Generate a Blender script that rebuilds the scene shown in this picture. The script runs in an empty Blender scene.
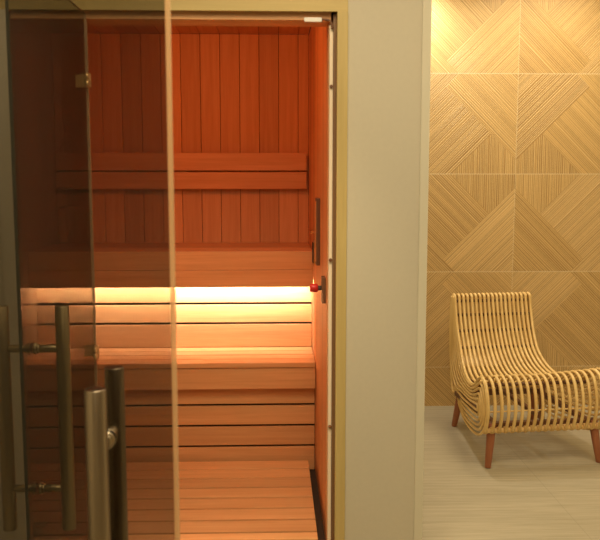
import bpy, bmesh, math, random
from mathutils import Vector, Matrix
random.seed(7)
C = bpy.context.scene
COL = C.collection

# ------------------------------------------------------------------ camera, light, exposure
cam_d = bpy.data.cameras.new('camera'); cam = bpy.data.objects.new('camera', cam_d); COL.objects.link(cam)
CAM = Vector((0, 0, 1.45))
YAW, PIT = math.radians(1.868), math.radians(6.483)
cam.location = CAM
cam.rotation_euler = (math.pi/2 - PIT, 0, -YAW)
cam_d.sensor_width = 36; cam_d.lens = 47.52; cam_d.clip_start = .05
cam_d.dof.use_dof = True; cam_d.dof.focus_distance = 3.9; cam_d.dof.aperture_fstop = 6.3
C.camera = cam
C.view_settings.view_transform = 'Standard'; C.view_settings.look = 'None'
C.view_settings.gamma = 1; C.view_settings.use_curve_mapping = False
C.view_settings.exposure = 0.0
w = bpy.data.worlds.new('world'); C.world = w; w.use_nodes = True
w.node_tree.nodes['Background'].inputs[0].default_value = (1, .8, .5, 1)
w.node_tree.nodes['Background'].inputs[1].default_value = .02

WARM = (1.0, .82, .54)
def area(name, loc, size, energy, color=WARM, rot=(0, 0, 0), sy=None, spread=180):
    l = bpy.data.lights.new(name, 'AREA'); l.energy = energy; l.color = color; l.size = size
    if sy: l.shape = 'RECTANGLE'; l.size_y = sy
    l.spread = math.radians(spread)
    o = bpy.data.objects.new(name, l); COL.objects.link(o); o.location = loc; o.rotation_euler = rot
    return o
def spot(name, loc, energy, angle, blend=.6, color=WARM, radius=.04, rot=(0, 0, 0)):
    l = bpy.data.lights.new(name, 'SPOT'); l.energy = energy; l.color = color
    l.spot_size = math.radians(angle); l.spot_blend = blend; l.shadow_soft_size = radius
    o = bpy.data.objects.new(name, l); COL.objects.link(o); o.location = loc; o.rotation_euler = rot
    return o
area('hall_ceiling_light', (.10, 1.55, 2.66), 1.1, 29, WARM)
area('hall_ceiling_light', (-.05, .2, 2.66), 1.0, 20, WARM)
area('lounge_ceiling_light', (1.7, 2.6, 2.66), 1.0, 24, WARM)
spot('lounge_downlight', (.84, 4.76, 2.66), 50, 170, 1, color=(1.0, .95, .86), radius=.10)
area('lounge_ceiling_light', (1.7, 4.35, 2.66), .7, 15, WARM)
spot('hall_downlight', (.02, 1.9, 2.66), 50, 42, 1, color=(1, .80, .50), radius=.08, rot=(math.radians(23), 0, 0))
# added amber fill light, unseen above the doorway inside, to redden the sauna walls
area('sauna_fill_light', (-.4, 3.0, 2.18), .5, 5.0, (1.0, .24, .06), rot=(math.radians(50), 0, 0), sy=.12)

# ------------------------------------------------------------------ materials
def nt(name):
    m = bpy.data.materials.new(name); m.use_nodes = True
    t = m.node_tree; b = t.nodes['Principled BSDF']
    return m, t, b
def N(t, typ, **kw):
    n = t.nodes.new(typ)
    for k, v in kw.items(): setattr(n, k, v)
    return n
def math_(t, op, a, b=None, c=None):
    n = N(t, 'ShaderNodeMath', operation=op)
    for i, v in enumerate((a, b, c)):
        if v is None: continue
        if isinstance(v, (int, float)): n.inputs[i].default_value = v
        else: t.links.new(v, n.inputs[i])
    return n.outputs[0]
def mix(t, f, a, b, mode='MIX'):
    n = N(t, 'ShaderNodeMix', data_type='RGBA', blend_type=mode)
    for i, v in ((0, f), (6, a), (7, b)):
        if isinstance(v, (int, float)): n.inputs[i].default_value = v
        elif isinstance(v, tuple): n.inputs[i].default_value = v + (1,) if len(v) == 3 else v
        else: t.links.new(v, n.inputs[i])
    return n.outputs[2]

def wood(name, c1, c2, axis=0, rough=.5, var=.16, scale=1.0, bump=.05):
    """boards cut from one timber: grain stretched along one axis, each board a little lighter or darker"""
    m, t, b = nt(name)
    tc = N(t, 'ShaderNodeTexCoord'); geo = N(t, 'ShaderNodeNewGeometry')
    mp = N(t, 'ShaderNodeMapping')
    s = [38*scale]*3; s[axis] = 1.6*scale
    mp.inputs['Scale'].default_value = s
    t.links.new(tc.outputs['Object'], mp.inputs[0])
    off = N(t, 'ShaderNodeVectorMath', operation='ADD')
    t.links.new(mp.outputs[0], off.inputs[0])
    cmb = N(t, 'ShaderNodeCombineXYZ')
    r = math_(t, 'MULTIPLY', geo.outputs['Random Per Island'], 50)
    for i in range(3): t.links.new(r, cmb.inputs[i])
    t.links.new(cmb.outputs[0], off.inputs[1])
    n1 = N(t, 'ShaderNodeTexNoise'); n1.inputs['Scale'].default_value = 1; n1.inputs['Detail'].default_value = 4
    n1.inputs['Distortion'].default_value = .6
    t.links.new(off.outputs[0], n1.inputs['Vector'])
    n2 = N(t, 'ShaderNodeTexNoise'); n2.inputs['Scale'].default_value = 5; n2.inputs['Detail'].default_value = 2
    t.links.new(off.outputs[0], n2.inputs['Vector'])
    g = math_(t, 'ADD', math_(t, 'MULTIPLY', n1.outputs[0], .7), math_(t, 'MULTIPLY', n2.outputs[0], .3))
    rm = N(t, 'ShaderNodeMapRange'); rm.inputs[1].default_value = .32; rm.inputs[2].default_value = .68
    t.links.new(g, rm.inputs[0])
    col = mix(t, rm.outputs[0], c1, c2)
    hv = N(t, 'ShaderNodeHueSaturation')
    v = math_(t, 'ADD', math_(t, 'MULTIPLY', geo.outputs['Random Per Island'], var*2), 1-var)
    t.links.new(v, hv.inputs['Value']); t.links.new(col, hv.inputs['Color'])
    t.links.new(hv.outputs[0], b.inputs['Base Color'])
    b.inputs['Roughness'].default_value = rough
    bp = N(t, 'ShaderNodeBump'); bp.inputs['Strength'].default_value = bump; bp.inputs['Distance'].default_value = .002
    t.links.new(g, bp.inputs['Height']); t.links.new(bp.outputs[0], b.inputs['Normal'])
    return m

def plain(name, c, rough=.5, metal=0, noise=0.0, nscale=40, bump=0.0, coat=0):
    m, t, b = nt(name)
    tc = N(t, 'ShaderNodeTexCoord'); n = N(t, 'ShaderNodeTexNoise')
    n.inputs['Scale'].default_value = nscale; n.inputs['Detail'].default_value = 4
    t.links.new(tc.outputs['Object'], n.inputs['Vector'])
    d = tuple(x*(1-noise) for x in c); e = tuple(min(1, x*(1+noise)) for x in c)
    t.links.new(mix(t, n.outputs[0], d, e), b.inputs['Base Color'])
    b.inputs['Roughness'].default_value = rough; b.inputs['Metallic'].default_value = metal
    b.inputs['Coat Weight'].default_value = coat
    if bump:
        bp = N(t, 'ShaderNodeBump'); bp.inputs['Strength'].default_value = bump; bp.inputs['Distance'].default_value = .002
        t.links.new(n.outputs[0], bp.inputs['Height']); t.links.new(bp.outputs[0], b.inputs['Normal'])
    return m

def brushed(name, c, rough):
    m, t, b = nt(name)
    tc = N(t, 'ShaderNodeTexCoord'); mp = N(t, 'ShaderNodeMapping'); mp.inputs['Scale'].default_value = (260, 260, 3)
    t.links.new(tc.outputs['Object'], mp.inputs[0])
    n = N(t, 'ShaderNodeTexNoise'); n.inputs['Scale'].default_value = 1; n.inputs['Detail'].default_value = 3
    t.links.new(mp.outputs[0], n.inputs['Vector'])
    t.links.new(mix(t, n.outputs[0], tuple(x*.75 for x in c), tuple(min(1, x*1.25) for x in c)), b.inputs['Base Color'])
    b.inputs['Metallic'].default_value = 1
    t.links.new(math_(t, 'ADD', math_(t, 'MULTIPLY', n.outputs[0], .15), rough-.07), b.inputs['Roughness'])
    return m

def tinted_glass(name, c):
    """clear tinted pane: light passes each face tinted by c, the faces mirror by Fresnel"""
    m = bpy.data.materials.new(name); m.use_nodes = True; t = m.node_tree
    for n in list(t.nodes): t.nodes.remove(n)
    out = N(t, 'ShaderNodeOutputMaterial'); tr = N(t, 'ShaderNodeBsdfTransparent'); gl = N(t, 'ShaderNodeBsdfGlossy')
    tr.inputs[0].default_value = c + (1,); gl.inputs['Roughness'].default_value = 0.01
    gl.inputs[0].default_value = (1, 1, 1, 1)
    fr = N(t, 'ShaderNodeFresnel'); fr.inputs['IOR'].default_value = 1.45
    geo = N(t, 'ShaderNodeNewGeometry')
    ior = math_(t, 'ADD', 1.45, math_(t, 'MULTIPLY', geo.outputs['Backfacing'], 1/1.45-1.45))
    # mirror by the angle alone on either face
    lw = N(t, 'ShaderNodeLayerWeight'); lw.inputs[0].default_value = .5
    f = math_(t, 'ADD', math_(t, 'MULTIPLY', math_(t, 'POWER', lw.outputs['Facing'], 5), .15), .035)
    mx = N(t, 'ShaderNodeMixShader')
    t.links.new(f, mx.inputs[0]); t.links.new(tr.outputs[0], mx.inputs[1]); t.links.new(gl.outputs[0], mx.inputs[2])
    t.links.new(mx.outputs[0], out.inputs[0])
    return m

def emit(name, c, s):
    m, t, b = nt(name)
    b.inputs['Base Color'].default_value = c + (1,)
    b.inputs['Emission Color'].default_value = c + (1,); b.inputs['Emission Strength'].default_value = s
    return m

def lit_clear_seal():
    m = bpy.data.materials.new('lit_clear_edge_seal'); m.use_nodes = True; t = m.node_tree
    b = t.nodes['Principled BSDF']; out = t.nodes['Material Output']
    b.inputs['Base Color'].default_value = (.92, .66, .38, 1); b.inputs['Roughness'].default_value = .25  # orange light caught by the clear strip is put into its colour
    tl = N(t, 'ShaderNodeBsdfTranslucent'); tl.inputs[0].default_value = (.95, .75, .5, 1)
    tr = N(t, 'ShaderNodeBsdfTransparent'); tr.inputs[0].default_value = (.95, .9, .82, 1)
    a = N(t, 'ShaderNodeMixShader'); a.inputs[0].default_value = .35
    t.links.new(b.outputs[0], a.inputs[1]); t.links.new(tl.outputs[0], a.inputs[2])
    c = N(t, 'ShaderNodeMixShader'); c.inputs[0].default_value = .35
    t.links.new(a.outputs[0], c.inputs[1]); t.links.new(tr.outputs[0], c.inputs[2])
    t.links.new(c.outputs[0], out.inputs[0]); return m
CEDAR1, CEDAR2 = (.64, .315, .125), (.76, .415, .185)
M = {}
M['cedar_x'] = wood('cedar_lengthwise', CEDAR1, CEDAR2, 0)
M['cedar_y'] = wood('cedar_depthwise', CEDAR1, CEDAR2, 1)
M['cedar_z'] = wood('cedar_upright', CEDAR1, CEDAR2, 2)
M['oak_trim_x'] = wood('pale_oak_lengthwise', (.50, .375, .135), (.58, .445, .175), 0, var=.03, bump=.03)
M['oak_trim_z'] = wood('pale_oak_upright', (.50, .375, .135), (.58, .445, .175), 2, var=.03, bump=.03)
M['dark_jamb'] = wood('dark_jamb_wood', (.20, .10, .04), (.26, .14, .06), 2, var=.03)
M['dark_wood'] = wood('dark_stained_wood', (.12, .05, .025), (.2, .09, .04), 2, var=.05)
M['leg_wood'] = wood('reddish_leg_wood', (.27, .085, .035), (.38, .14, .06), 2, rough=.35, var=.08)
M['plaster'] = plain('painted_plaster', (.58, .535, .415), .8, 0, .035, 60, .05)
M['ceiling_paint'] = plain('ceiling_paint', (.75, .70, .58), .9, 0, .02, 20)
M['corner_bead'] = plain('corner_bead_paint', (.66, .62, .48), .6, 0, .02, 30)
M['shadow_gap'] = plain('gap_shade_backing', (.05, .028, .015), .9, 0, .1)  # near-black stands in for the shade in gaps between boards
M['steel'] = brushed('brushed_steel', (.36, .29, .205), .3)
M['bronze'] = brushed('aged_bronze_steel', (.36, .28, .15), .4)
M['chrome'] = plain('satin_hardware', (.7, .62, .48), .22, 1, .05)
M['glass'] = tinted_glass('smoke_tinted_glass', (.615, .60, .575))
M['sauna_glass'] = tinted_glass('pale_smoke_glass', (.72, .705, .68))
M['glass_edge'] = plain('lit_glass_edge', (.70, .52, .33), .25, 0, .12, 9)  # light carried by the glass edge is put into its pale orange
M['dark_edge'] = plain('shaded_green_glass_edge', (.06, .065, .045), .2, 0, .1)  # dark copy of the same edge, shade put into its colour
M['seal'] = plain('pale_door_seal', (.95, .80, .60), .3, 0, .06, 7)
M['lit_clear_seal'] = lit_clear_seal()
M['white'] = plain('white_plastic', (.85, .83, .78), .4, 0, .02)
M['black'] = plain('dark_rubber', (.05, .035, .025), .6, 0, .1)
M['red'] = plain('red_plastic', (.55, .02, .015), .35, 0, .06)
M['hinge'] = plain('gilded_hinge', (.85, .58, .26), .3, .55, .05)
M['brass'] = plain('brass', (.75, .5, .22), .3, 1, .05)
M['led'] = emit('warm_led', (1.0, .89, .74), 85)
M['rattan'] = wood('rattan_cane', (.68, .44, .145), (.90, .66, .29), 2, rough=.42, var=.14, scale=.6, bump=.08)
M['binding'] = wood('rattan_binding', (.55, .34, .12), (.70, .48, .20), 0, rough=.5, var=.1)

# ---- lounge wall: ribbed veneer tiles laid as chevrons, mirrored about each joint
def panel_material():
    m, t, b = nt('ribbed_chevron_panelling')
    tc = N(t, 'ShaderNodeTexCoord'); sp = N(t, 'ShaderNodeSeparateXYZ')
    t.links.new(tc.outputs['Object'], sp.inputs[0])
    T = .6157
    u = math_(t, 'DIVIDE', math_(t, 'SUBTRACT', sp.outputs[0], 1.512), T)
    v = math_(t, 'DIVIDE', math_(t, 'SUBTRACT', sp.outputs[2], .256), T)
    au = math_(t, 'PINGPONG', u, 1.0)
    tt = math_(t, 'PINGPONG', math_(t, 'SUBTRACT', v, 1.0), 1.0)
    p = math_(t, 'ADD', au, tt); q = math_(t, 'SUBTRACT', au, tt)
    inside = math_(t, 'MULTIPLY', math_(t, 'LESS_THAN', p, .86), math_(t, 'LESS_THAN', q, .60))
    vert = math_(t, 'MULTIPLY', math_(t, 'GREATER_THAN', p, .86), math_(t, 'LESS_THAN', q, -.34))
    # choose the stripe coordinate
    s = math_(t, 'ADD', math_(t, 'MULTIPLY', inside, math_(t, 'MULTIPLY', p, .7071)),
              math_(t, 'MULTIPLY', vert, au))
    rest = math_(t, 'SUBTRACT', math_(t, 'SUBTRACT', 1, inside), vert)
    s = math_(t, 'ADD', s, math_(t, 'MULTIPLY', rest, math_(t, 'ADD', math_(t, 'MULTIPLY', q, .7071), 3.0)))
    reg = math_(t, 'ADD', math_(t, 'MULTIPLY', inside, 13.0), math_(t, 'MULTIPLY', vert, 29.0))
    side = math_(t, 'GREATER_THAN', u, 0.0)
    row = math_(t, 'FLOOR', v)
    rid = math_(t, 'ADD', math_(t, 'ADD', reg, math_(t, 'MULTIPLY', side, 5.3)), math_(t, 'MULTIPLY', row, 7.7))
    # ribs of uneven width
    wob = N(t, 'ShaderNodeTexNoise', noise_dimensions='2D'); wob.inputs['Scale'].default_value = 9
    cv = N(t, 'ShaderNodeCombineXYZ'); t.links.new(s, cv.inputs[0]); t.links.new(rid, cv.inputs[1])
    t.links.new(cv.outputs[0], wob.inputs['Vector'])
    s2 = math_(t, 'ADD', math_(t, 'MULTIPLY', s, 58.0), math_(t, 'MULTIPLY', wob.outputs[0], 3.0))
    fr = math_(t, 'FRACT', s2); idx = math_(t, 'FLOOR', s2)
    wn = N(t, 'ShaderNodeTexWhiteNoise', noise_dimensions='2D')
    cw = N(t, 'ShaderNodeCombineXYZ'); t.links.new(idx, cw.inputs[0]); t.links.new(rid, cw.inputs[1])
    t.links.new(cw.outputs[0], wn.inputs['Vector'])
    tri = math_(t, 'ABSOLUTE', math_(t, 'SUBTRACT', fr, .5))
    groove = N(t, 'ShaderNodeMapRange'); groove.inputs[1].default_value = .30; groove.inputs[2].default_value = .48
    t.links.new(tri, groove.inputs[0])
    wr = N(t, 'ShaderNodeTexWhiteNoise', noise_dimensions='1D'); t.links.new(rid, wr.inputs['W'])
    fine = N(t, 'ShaderNodeTexNoise'); fine.inputs['Scale'].default_value = 35; fine.inputs['Detail'].default_value = 5
    t.links.new(tc.outputs['Object'], fine.inputs['Vector'])
    f = math_(t, 'ADD', math_(t, 'MULTIPLY', wn.outputs['Value'], .45),
              math_(t, 'ADD', math_(t, 'MULTIPLY', wr.outputs['Value'], .30), math_(t, 'MULTIPLY', fine.outputs[0], .25)))
    col = mix(t, f, (.37, .21, .060), (.70, .455, .170))
    col = mix(t, math_(t, 'MULTIPLY', groove.outputs[0], .75), col, (.92, .72, .38))
    # pale joints
    j1 = math_(t, 'LESS_THAN', math_(t, 'ABSOLUTE', math_(t, 'SUBTRACT', math_(t, 'PINGPONG', v, .5), 0)), .0045)
    j2 = math_(t, 'LESS_THAN', au, .003)
    jj = math_(t, 'MAXIMUM', j1, j2)
    col = mix(t, math_(t, 'MULTIPLY', jj, .6), col, (.82, .68, .42))
    t.links.new(col, b.inputs['Base Color'])
    b.inputs['Roughness'].default_value = .42
    b.inputs['Coat Weight'].default_value = .35; b.inputs['Coat Roughness'].default_value = .45
    bp = N(t, 'ShaderNodeBump'); bp.inputs['Strength'].default_value = .5; bp.inputs['Distance'].default_value = .003
    t.links.new(math_(t, 'SUBTRACT', 1, groove.outputs[0]), bp.inputs['Height']); t.links.new(bp.outputs[0], b.inputs['Normal'])
    return m
M['panel'] = panel_material()

def floor_material():
    m, t, b = nt('streaked_porcelain_floor')
    tc = N(t, 'ShaderNodeTexCoord'); sp = N(t, 'ShaderNodeSeparateXYZ'); t.links.new(tc.outputs['Object'], sp.inputs[0])
    def streak(sc, sx, sy, det):
        mp = N(t, 'ShaderNodeMapping'); mp.inputs['Scale'].default_value = (sx, sy, 1)
        t.links.new(tc.outputs['Object'], mp.inputs[0])
        n = N(t, 'ShaderNodeTexNoise'); n.inputs['Scale'].default_value = sc; n.inputs['Detail'].default_value = det
        t.links.new(mp.outputs[0], n.inputs['Vector']); return n.outputs[0]
    a = streak(1, 2.2, 60, 4); c = streak(1, 9, 220, 3); d = streak(1, 1.2, 5, 3)
    f = math_(t, 'ADD', math_(t, 'ADD', math_(t, 'MULTIPLY', a, .45), math_(t, 'MULTIPLY', c, .3)), math_(t, 'MULTIPLY', d, .25))
    rm = N(t, 'ShaderNodeMapRange'); rm.inputs[1].default_value = .34; rm.inputs[2].default_value = .66; t.links.new(f, rm.inputs[0])
    col = mix(t, rm.outputs[0], (.34, .295, .195), (.53, .475, .34))
    jx = math_(t, 'LESS_THAN', math_(t, 'PINGPONG', math_(t, 'SUBTRACT', sp.outputs[0], 1.283), .6), .0018)
    jy = math_(t, 'LESS_THAN', math_(t, 'PINGPONG', math_(t, 'SUBTRACT', sp.outputs[1], 3.62), .6), .0018)
    col = mix(t, math_(t, 'MULTIPLY', math_(t, 'MAXIMUM', jx, jy), .35), col, (.24, .205, .14))
    t.links.new(col, b.inputs['Base Color']); b.inputs['Roughness'].default_value = .5
    return m
M['floor'] = floor_material()

# ------------------------------------------------------------------ mesh helpers
def box(bm, x0, x1, y0, y1, z0, z1, bev=0.0):
    vs = [bm.verts.new(p) for p in ((x0,y0,z0),(x1,y0,z0),(x1,y1,z0),(x0,y1,z0),(x0,y0,z1),(x1,y0,z1),(x1,y1,z1),(x0,y1,z1))]
    fs = [bm.faces.new([vs[i] for i in f]) for f in ((3,2,1,0),(4,5,6,7),(0,1,5,4),(1,2,6,5),(2,3,7,6),(3,0,4,7))]
    if bev:
        es = list({e for f in fs for e in f.edges})
        bmesh.ops.bevel(bm, geom=es, offset=bev, segments=2, affect='EDGES', profile=.6)
def tube(bm, pts, r, n=10, closed=False, caps=True):
    pts = [Vector(p) for p in pts]; k = len(pts)
    rr = r if isinstance(r, (list, tuple)) else [r]*k
    rings = []; up = None
    for i, p in enumerate(pts):
        if closed: d = pts[(i+1) % k] - pts[i-1]
        else: d = pts[min(i+1, k-1)] - pts[max(i-1, 0)]
        d.normalize()
        if up is None:
            up = d.orthogonal().normalized()
        up = (up - d*up.dot(d)).normalized()
        s = d.cross(up)
        rings.append([bm.verts.new(p + (up*math.cos(a)+s*math.sin(a))*rr[i]) for a in (2*math.pi*j/n for j in range(n))])
    for i in range(k if closed else k-1):
        A, B = rings[i], rings[(i+1) % k]
        for j in range(n):
            f = bm.faces.new((A[j], A[(j+1) % n], B[(j+1) % n], B[j])); f.smooth = True
    if caps and not closed:
        bm.faces.new(rings[0][::-1]); bm.faces.new(rings[-1])
def rod(bm, a, b, r, n=24, bev=.002):
    a, b = Vector(a), Vector(b); d = (b-a).normalized()
    tube(bm, [a, a+d*bev*.02, a+d*bev, b-d*bev, b-d*bev*.02, b], [r-bev, r-bev*.9, r, r, r-bev*.9, r-bev], n)
def spline(P, m=8, closed=False):
    P = [Vector(p) for p in P]; out = []; k = len(P)
    g = (lambda i: P[i % k]) if closed else (lambda i: P[max(0, min(k-1, i))])
    for i in range(k if closed else k-1):
        a, b, c, d = g(i-1), g(i), g(i+1), g(i+2)
        for j in range(m):
            x = j/m
            out.append(.5*((2*b)+(c-a)*x+(2*a-5*b+4*c-d)*x*x+(3*b-a-3*c+d)*x**3))
    if not closed: out.append(P[-1])
    return out
def obj(name, bm, mat, parent=None, local=False, sub=0):
    """one mesh object; world coordinates are turned into the parent's own"""
    me = bpy.data.meshes.new(name)
    bmesh.ops.recalc_face_normals(bm, faces=bm.faces)
    org = Vector((0, 0, 0))
    if parent is not None and not local: org = wpos(parent)
    if org.length: bmesh.ops.translate(bm, verts=bm.verts, vec=-org)
    bm.to_mesh(me); bm.free()
    o = bpy.data.objects.new(name, me); COL.objects.link(o)
    for mm in (mat if isinstance(mat, (list, tuple)) else [mat]): me.materials.append(mm)
    if parent is not None: o.parent = parent
    return o
def wpos(o):
    v = Vector(o.location)
    while o.parent: o = o.parent; v = v + Vector(o.location)
    return v
def tag(o, label=None, cat=None, group=None, kind=None):
    for k, v in (('label', label), ('category', cat), ('group', group), ('kind', kind)):
        if v: o[k] = v
    return o
def empty(name, loc, label, cat, group=None):
    o = bpy.data.objects.new(name, None); o.empty_display_size = .05; COL.objects.link(o); o.location = loc
    return tag(o, label, cat, group, 'thing')
def struct(name, bm, mat): return tag(obj(name, bm, mat), kind='structure')
def boxes(*bs, bev=0.0):
    bm = bmesh.new()
    for b in bs: box(bm, *b, bev=bev)
    return bm

# ------------------------------------------------------------------ the setting
D0, BACK, WL, WR = 2.80, 4.40, -1.190, .192          # sauna front plane, back wall, side walls
LOUNGE = 4.952
struct('floor', boxes((-1.1, 3.3, -2.0, LOUNGE+.2, -.1, 0)), M['floor'])
struct('ceiling', boxes((-1.3, 3.4, -2.1, LOUNGE+.2, 2.70, 2.8)), M['ceiling_paint'])
struct('wall_lounge', boxes((.40, 3.3, LOUNGE, LOUNGE+.15, 0, 2.7)), M['panel'])
struct('wall_right', boxes((3.2, 3.3, -2.0, LOUNGE, 0, 2.7)), M['plaster'])
struct('wall_left', boxes((-1.25, -1.1, -2.0, D0, 0, 2.7)), M['plaster'])
struct('wall_rear', boxes((-1.1, 3.2, -2.1, -2.0, 0, 2.7)), M['plaster'])
# plaster front around the sauna: right pier, strip above, left pier; the pier's corner carries a bead
struct('wall_pier', boxes((.256, .514, D0, LOUNGE-.001, 0, 2.7)), M['plaster'])
struct('wall_front', boxes((-1.25, .256, D0, D0+.14, 2.075, 2.7)), M['plaster'])
struct('wall_front_left', boxes((-1.25, -.951, D0, D0+.06, 0, 2.075)), M['plaster'])
struct('trim_1', boxes((.514, .546, D0-.003, LOUNGE-.002, 0, 2.7), bev=.004), M['corner_bead'])
struct('trim_2', boxes((-.950, .256, D0-.006, D0+.006, 2.024, 2.075), bev=.002), M['oak_trim_x'])
struct('trim_3', boxes((.219, .256, D0-.012, D0+.02, 0, 2.024), bev=.002), M['oak_trim_z'])
struct('trim_4', boxes((-.950, -.906, D0-.012, D0+.02, 0, 2.024), bev=.002), M['plaster'])
struct('trim_5', boxes((.208, .255, D0+.0205, D0+.055, .1, 2.022), (-.945, -.901, D0+.021, D0+.055, .1, 2.022)), M['dark_jamb'])
struct('trim_6', boxes((-.9, .2, D0+.022, D0+.14, 2.000, 2.06), bev=.002), M['cedar_x'])
# cedar lining, board by board
def lining(name, boards, backing, mat):
    bm = bmesh.new(); bb = bmesh.new()
    for b in boards: box(bm, *b, bev=.0025)
    o = struct(name, bm, mat); box(bb, *backing)
    k = obj('backing', bb, M['shadow_gap'], o)
    return o
P = .1062
SF = .13                                               # duckboard top
CZ = 2.232
bw = []
x = WR - .0585
xs = [WR]
while x > WL: xs.append(x); x -= P
xs.append(WL)
lining('wall_sauna_back', [(b+.001, a-.001, BACK, BACK+.015, .07, CZ) for a, b in zip(xs, xs[1:])], (WL, WR, BACK+.012, BACK+.04, .07, CZ), M['cedar_z'])
lining('ceiling_sauna', [(b+.001, a-.001, D0+.145, BACK, CZ, CZ+.015) for a, b in zip(xs, xs[1:])], (WL, WR, D0+.145, BACK, CZ+.012, CZ+.04), M['cedar_y'])
ys = [D0+.06]
while ys[-1] + P < BACK: ys.append(ys[-1]+P)
ys.append(BACK)
lining('wall_sauna_right', [(WR, WR+.015, a+.0008, b-.0008, .07, CZ) for a, b in zip(ys, ys[1:])], (WR+.012, WR+.05, D0+.06, BACK, .07, CZ), M['cedar_z'])
lining('wall_sauna_left', [(WL-.015, WL, a+.0008, b-.0008, .07, CZ) for a, b in zip(ys, ys[1:])], (WL-.05, WL-.012, D0+.06, BACK, .07, CZ), M['cedar_z'])
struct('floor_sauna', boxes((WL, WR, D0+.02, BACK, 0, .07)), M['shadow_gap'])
struct('trim_7', boxes((-.9, .208, D0-.012, D0+.055, 0, .098), bev=.003), M['cedar_x'])
# pale seal up the right jamb
seal = struct('trim_8', boxes((.1945, .2078, D0+.024, D0+.056, .1, 1.985), bev=.003), M['seal'])
for z in (1.775, 1.165, .55):
    bm = bmesh.new(); rod(bm, (.2015, D0+.024, z), (.2015, D0+.016, z), .006, 12, .001)
    obj('bumper', bm, M['dark_wood'], seal)

# ------------------------------------------------------------------ sauna furniture
def slat_row(x0, x1, y0, y1, z0, z1, n, gap, bev=.003):
    bm = bmesh.new(); d = (y1-y0+gap)/n
    for i in range(n): box(bm, x0, x1, y0+i*d, y0+(i+1)*d-gap, z0, z1, bev)
    return bm
XL, XR = WL+.004, WR-.003
ub = empty('sauna_bench', ((XL+XR)/2, 3.83, SF), 'upper cedar sauna bench running along the back wall, light glowing beneath its front', 'bench', 'sauna benches')
obj('seat', slat_row(XL, XR, 3.8535, BACK-.006, 1.08, 1.105, 5, .008), M['cedar_x'], ub)
obj('fascia', boxes((XL, XR, 3.83, 3.852, 1.016, 1.106), (XL, XR, 3.83, 3.852, .931, 1.0145), bev=.002), M['cedar_x'], ub)
obj('riser_panel', boxes((XL, XR, 3.95, 3.97, .838, .935), (XL, XR, 3.95, 3.97, .736, .826), (XL, XR, 3.95, 3.97, .6085, .726), bev=.003), M['cedar_x'], ub)
obj('riser_panel', boxes((XL, XR, 3.95, 3.97, .945, 1.07), bev=.003), M['cedar_x'], ub)
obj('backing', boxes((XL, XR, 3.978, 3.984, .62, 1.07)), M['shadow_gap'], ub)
lb = empty('sauna_bench', ((XL+XR)/2, 3.60, SF), 'lower cedar sauna bench in front of the upper one, its top brightly lit', 'bench', 'sauna benches')
obj('seat', slat_row(XL, XR, 3.60, 3.949, .585, .608, 4, .007), M['cedar_x'], lb)
obj('fascia', boxes((XL, XR, 3.606, 3.628, .483, .583), bev=.002), M['cedar_x'], lb)
obj('riser_panel', boxes((XL, XR, 3.65, 3.67, .400, .50), (XL, XR, 3.65, 3.67, .299, .390), (XL, XR, 3.65, 3.67, .199, .289), (XL, XR, 3.65, 3.67, .075, .189), bev=.003), M['cedar_x'], lb)
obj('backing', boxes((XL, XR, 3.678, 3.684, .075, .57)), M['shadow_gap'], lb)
led = empty('led_strip', ((XL+XR)/2, 3.88, .95), 'warm glowing light strip hidden behind the upper bench front', 'light')
obj('profile', boxes((XL, XR, 3.8535, 3.8575, .934, .964), (XL, XR, 3.8585, 3.886, .960, .964)), M['white'], led)
bm = bmesh.new()
e0 = [bm.verts.new((XL+.01, a, b)) for a, b in ((3.8585, .9585), (3.8585, .936), (3.869, .9585))]
e1 = [bm.verts.new((XR-.01, a, b)) for a, b in ((3.8585, .9585), (3.8585, .936), (3.869, .9585))]
bm.faces.new(e0); bm.faces.new(e1[::-1])
for q in range(3): bm.faces.new((e0[q], e0[(q+1) % 3], e1[(q+1) % 3], e1[q]))
obj('diffuser', bm, M['led'], led)
br = empty('backrest', ((WL+WR)/2, BACK-.06, 1.40), 'cedar backrest of two long boards on the back wall above the upper bench', 'backrest')
obj('board', boxes((WL+.012, .178, BACK-.052, BACK-.030, 1.501, 1.596), bev=.003), M['cedar_x'], br)
obj('board', boxes((WL+.012, .178, BACK-.052, BACK-.030, 1.401, 1.493), bev=.003), M['cedar_x'], br)
for xx in (-1.02, -.5, .05):
    obj('bracket', boxes((xx-.02, xx+.02, BACK-.029, BACK-.001, 1.405, 1.592)), M['cedar_z'], br)
db = empty('duckboard', (-.5, 3.25, .07), 'slatted cedar duckboard laid on the sauna floor before the lower bench', 'duckboard')
bm = bmesh.new(); y = 3.625
while y > D0+.01:
    ya = max(y-.110, D0-.011) + .012
    box(bm, WL+.01 if ya > D0+.07 else -.885, .158, ya, y, .104, SF, .003); y -= .110
obj('slats', bm, M['cedar_x'], db)
for xx in (-1.1, -.5, .1):
    obj('batten', boxes((xx-.02, xx+.02, D0+.1, 3.62, .071, .103)), M['cedar_y'], db)

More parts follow.
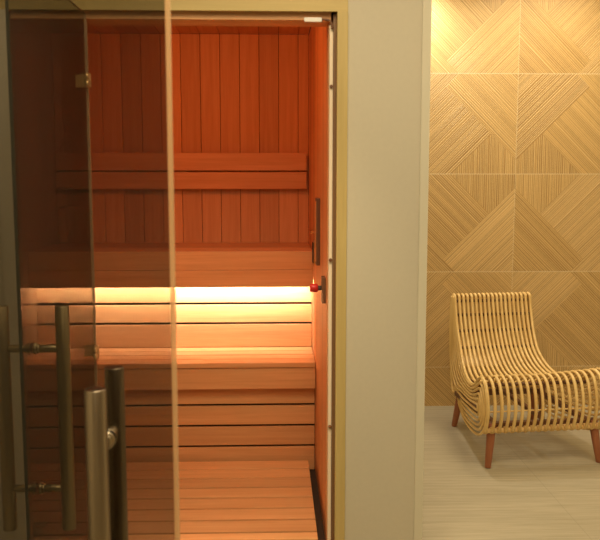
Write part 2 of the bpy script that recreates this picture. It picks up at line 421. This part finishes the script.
# fittings on the right wall
wp = empty('wooden_plaque', (WR, 3.36, 1.09), 'tall slim dark wooden plaque mounted upright on the sauna right wall', 'plaque')
obj('frame', boxes((.177, WR-.0005, 3.31, 3.43, 1.092, 1.374), bev=.002), M['dark_wood'], wp)
obj('face', boxes((.1745, .1765, 3.322, 3.418, 1.105, 1.361), bev=.0005), M['cedar_z'], wp)
gp = empty('dark_plate', (WR, 3.72, 1.05), 'small dark slate-like plate with pale rim on right wall by the upper bench', 'panel')
obj('rim', boxes((.184, WR-.0005, 3.68, 3.76, 1.055, 1.165), bev=.001), M['brass'], gp)
obj('face', boxes((.180, .1838, 3.685, 3.755, 1.062, 1.158), bev=.001), M['black'], gp)
bm = bmesh.new(); rod(bm, (WR-.0005, 3.73, 1.205), (.182, 3.73, 1.205), .005, 12, .001); rod(bm, (.182, 3.73, 1.205), (.172, 3.73, 1.205), .010, 16, .003)
tag(obj('brass_peg', bm, M['brass']), 'tiny round brass peg on sauna right wall above the small dark plate', 'peg')
rk = empty('red_knob', (WR, 2.96, 1.0), 'red cylindrical knob sticking out from a small wooden plate by the doorway', 'knob')
obj('plate', boxes((.178, WR-.0005, 2.93, 2.99, .990, 1.088), bev=.002), M['dark_wood'], rk)
bm = bmesh.new(); rod(bm, (.178, 2.96, 1.045), (.164, 2.96, 1.045), .009, 16, .001); obj('stem', bm, M['black'], rk)
bm = bmesh.new(); rod(bm, (.164, 2.96, 1.045), (.134, 2.96, 1.045), .0165, 24, .003); obj('cap', bm, M['red'], rk)
dc = empty('door_catch', (.14, D0+.014, 2.0), 'small white door catch fixed under the head of the sauna doorway', 'catch')
obj('body', boxes((.106, .167, D0+.006, D0+.0215, 1.992, 2.007), bev=.002), M['white'], dc)
bm = bmesh.new(); tube(bm, spline([(.166, D0+.014, 2.000), (.187, D0+.014, 2.000), (.200, D0+.014, 1.992), (.2035, D0+.014, 1.970)], 6), .004, 10); obj('hook', bm, M['dark_wood'], dc)

# ------------------------------------------------------------------ glass
def pane(name, parent, x0, x1, y0, y1, z0, z1, edge, glass='sauna_glass'):
    """pane with polished edges as their own faces: big faces tinted glass, rims painted lit or shaded"""
    bm = bmesh.new(); box(bm, x0, x1, y0, y1, z0, z1)
    o = obj(name, bm, [M[glass], M['glass_edge'], M['dark_edge']], parent)
    for p in o.data.polygons:
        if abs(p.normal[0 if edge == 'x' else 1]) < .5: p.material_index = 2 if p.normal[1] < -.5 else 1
    return o
win = bpy.data.objects.new('window_1', None); COL.objects.link(win); win.location = (-.77, D0+.012, .1); tag(win, kind='structure')
pane('pane', win, -.899, -.648, D0+.026, D0+.034, .133, 1.998, 'y')
bm = bmesh.new(); box(bm, -.6475, -.6425, D0+.024, D0+.036, .133, 1.998, .001)
obj('edge_seal', bm, M['lit_clear_seal'], win)

def handle_pair(door, centre, normal, z0, z1, mats):
    """two bars either side of a pane, each with its two standoffs"""
    c, n = Vector(centre), Vector(normal)
    for s, mat in zip((1, -1), mats):
        a = c + n*(.080*s)
        bm = bmesh.new(); rod(bm, (a.x, a.y, z0), (a.x, a.y, z1), .0185, 32, .0015)
        h = obj('pull_handle', bm, mat, door)
        for z in (z0+.115, z1-.115):
            bm = bmesh.new()
            p0 = Vector((c.x, c.y, z)) + n*(.0045*s); p1 = Vector((c.x, c.y, z)) + n*(.066*s)
            rod(bm, p0, p0+n*.007*s, .017, 20, .001)
            rod(bm, p0+n*.006*s, p0+n*.014*s, .013, 20, .001)
            rod(bm, p0+n*.013*s, p1, .0105, 20, .0005)
            obj('standoff', bm, M['chrome'] if mats[0] is M['steel'] else mat, h)

# sauna door: hung on the fixed pane, swung straight out into the hall
HX = -.645
sd = empty('glass_door', (HX, D0, .145), 'tinted glass sauna door swung open toward the hall, hinged on the fixed pane', 'door')
pane('pane', sd, HX-.004, HX+.004, 2.0, D0+.016, .145, 2.015, 'x')
for z in (1.790, .840):
    bm = bmesh.new()
    rod(bm, (HX+.005, D0-.02, z+.012), (HX+.016, D0-.02, z+.012), .013, 20, .003)
    rod(bm, (HX+.005, D0-.02, z-.012), (HX+.016, D0-.02, z-.012), .013, 20, .003)
    rod(bm, (HX+.010, D0+.0, z-.024), (HX+.010, D0+.0, z+.024), .008, 20, .002)
    box(bm, HX-.040, HX-.004, D0+.020, D0+.0255, z-.022, z+.022, .001)
    obj('hinge', bm, M['hinge'], sd)
handle_pair(sd, (HX, 2.10, 0), (1, 0, 0), .500, 1.118, (M['bronze'], M['bronze']))
# nearer door, square to the view
GY = 1.41
nd = empty('glass_door', (-1.08, GY, .01), 'nearer tinted glass door facing the camera with thick steel bar handle', 'door')
pane('pane', nd, -1.085, -.186, GY-.004, GY+.004, .012, 2.15, 'y', 'glass')
bm = bmesh.new(); box(bm, -.1856, -.1770, GY-.006, GY+.006, .012, 2.15, .003)
obj('edge_seal', bm, M['lit_clear_seal'], nd)
for z in (.3, 1.85):
    obj('hinge', boxes((-1.0985, -1.04, GY-.02, GY-.0045, z-.04, z+.04), (-1.0985, -1.04, GY+.0045, GY+.02, z-.04, z+.04), bev=.002), M['steel'], nd)
handle_pair(nd, (-.306, GY, 0), (0, -1, 0), .478, 1.096, (M['steel'], M['steel']))

# ------------------------------------------------------------------ rattan lounge chair
ch = empty('rattan_chair', (1.342, 4.208, 0), 'low armless rattan lounge chair of bent canes on reddish wooden legs', 'chair')
ch.rotation_euler = (0, 0, math.radians(5.8))
TOP = (.425, .765)
PROF = [TOP, (.410, .70), (.365, .575), (.295, .465), (.205, .395), (.10, .360), (-.02, .355), (-.12, .380), (-.20, .426),
        (-.275, .455), (-.338, .430), (-.372, .355), (-.378, .285), (-.362, .225), (-.345, .195)]
def half(z, y):
    """half width of the shell: narrow at the back, wide at the seat's front"""
    y = max(-.30, min(.30, y))
    return .232 + (.30-y)*.150
R = .0087
NR = 19
prof = [(p.x, p.y) for p in spline([(a, b, 0) for a, b in PROF], 5)]
for i in range(NR):
    s = -1 + 2*i/(NR-1)
    bm = bmesh.new()
    pts = [(s*half(z, y), y, z + max(0, s)*.02*max(0, min(1, (-.05-y)/.2))*max(0, min(1, (z-.2)/.2))) for y, z in prof]
    # over the top rail and down behind, where the second layer of the back runs
    rear = [(s*.230, .452, .772), (s*.230, .468, .745), (s*.230, .445, .66), (s*.230, .400, .54), (s*.232, .335, .435), (s*.238, .25, .375)]
    pre = [tuple(p) for p in spline(rear[::-1] + [pts[0]], 5)][:-1]
    tube(bm, pre + pts, R*random.uniform(.93, 1.06), 8)
    obj('rib', bm, M['rattan'], ch, local=True)
# side shells: canes leave the back's edge one below the other and nest round the roll
SIDE = [(.245, .388), (.12, .354), (-.02, .350), (-.12, .377), (-.20, .423), (-.275, .453), (-.338, .427), (-.370, .355), (-.374, .285),
        (-.352, .220), (-.295, .165), (-.18, .128), (-.02, .110), (.14, .110), (.28, .145), (.392, .225)]
for sgn in (-1, 1):
    for k in range(6):
        f = k/5.6
        pts = [(.426+.004*k, .766-.001*k), (.415+.007*k, .70), (.376+.013*k, .575), (.325+.023*k, .468-.017*k)]
        for i, v in enumerate(SIDE):
            v = Vector(v); ya = max(-.23, min(.20, v.x))
            c = Vector((ya, .285 - .05*(ya+.23)/.43))
            q = v + (c-v)*f
            if i == 0: q.x += .028*k
            if i == 1: q.x += .013*k
            if i == len(SIDE)-1: q.x = .398 - .010*k
            pts.append(tuple(q))
        P3 = [(sgn*(half(z, y) + .005 + .0015*k), y, z) for y, z in pts]
        bm = bmesh.new(); tube(bm, spline(P3, 6), .0068*random.uniform(.93, 1.05), 8)
        obj('side_cane', bm, M['rattan'], ch, local=True)
    # rear edge cane, straight down behind the nest
    bm = bmesh.new()
    tube(bm, spline([(sgn*.232, .432, .768), (sgn*.238, .466, .74), (sgn*.240, .468, .62), (sgn*.240, .458, .46), (sgn*.240, .440, .34), (sgn*.241, .415, .25), (sgn*.243, .38, .195)], 6), R*1.1, 8)
    obj('edge_cane', bm, M['rattan'], ch, local=True)
# rails the canes are tied to
def rail(name, y, z, hw, r, mat, n=12, bow=0):
    bm = bmesh.new(); tube(bm, [(hw*(-1+2*i/16), y, z) for i in range(17)], r, n); return obj(name, bm, mat, ch, local=True)
for z in (.735, .655, .565, .475):
    i = min(range(len(prof)//2), key=lambda j: abs(prof[j][1]-z)); y = prof[i][0]
    rail('back_rail', y+.024, z, half(z, y)-.004, .0085, M['dark_wood'])
rail('seat_rail', .09, .338, .255, .009, M['dark_wood'])
rail('seat_rail', -.17, .384, .298, .009, M['dark_wood'])
rail('front_rail', -.366, .300, .318, .0042, M['rattan'], 8)
rail('front_rail', -.332, .192, .318, .012, M['rattan'])
rail('rear_rail', .40, .215, .242, .011, M['rattan'])
# bindings round each crossing on the front rails
for i in range(NR):
    s = -1 + 2*i/(NR-1); xx = s*.318
    for (yy, zz, rr, wd) in ((-.335, .194, .0175, .0095), (-.371, .300, .0105, .004)):
        bm = bmesh.new()
        tube(bm, [(xx-wd, yy, zz), (xx-wd*.6, yy, zz), (xx+wd*.6, yy, zz), (xx+wd, yy, zz)], [rr*.92, rr, rr, rr*.92], 10)
        obj('binding', bm, M['binding'], ch, local=True)
bm = bmesh.new()
box(bm, -.285, .285, -.318, -.285, .196, .226, .003); box(bm, -.225, .225, .290, .320, .196, .226, .003)
box(bm, -.262, -.235, -.29, .31, .198, .224, .003); box(bm, .235, .262, -.29, .31, .198, .224, .003)
obj('base_frame', bm, M['dark_wood'], ch, local=True)
bm = bmesh.new(); box(bm, -.012, .012, -.30, -.275, .226, .42, .003)
box(bm, -.012, .012, -.29, .3, .226, .246, .003)
obj('support_post', bm, M['dark_wood'], ch, local=True)
for sx, sy in ((-1, -1), (1, -1), (-1, 1), (1, 1)):
    bm = bmesh.new()
    top = Vector((sx*(.272 if sy < 0 else .222), sy*.305, .222)); bot = Vector((sx*(.300 if sy < 0 else .246), sy*(.336 if sy < 0 else .350), .0))
    d = bot-top
    tube(bm, [top + d*f for f in (0, .1, .4, .7, .97, .98, 1)], [.022, .0225, .021, .0185, .0160, .0155, .0145], 20)
    obj('leg', bm, M['leg_wood'], ch, local=True)
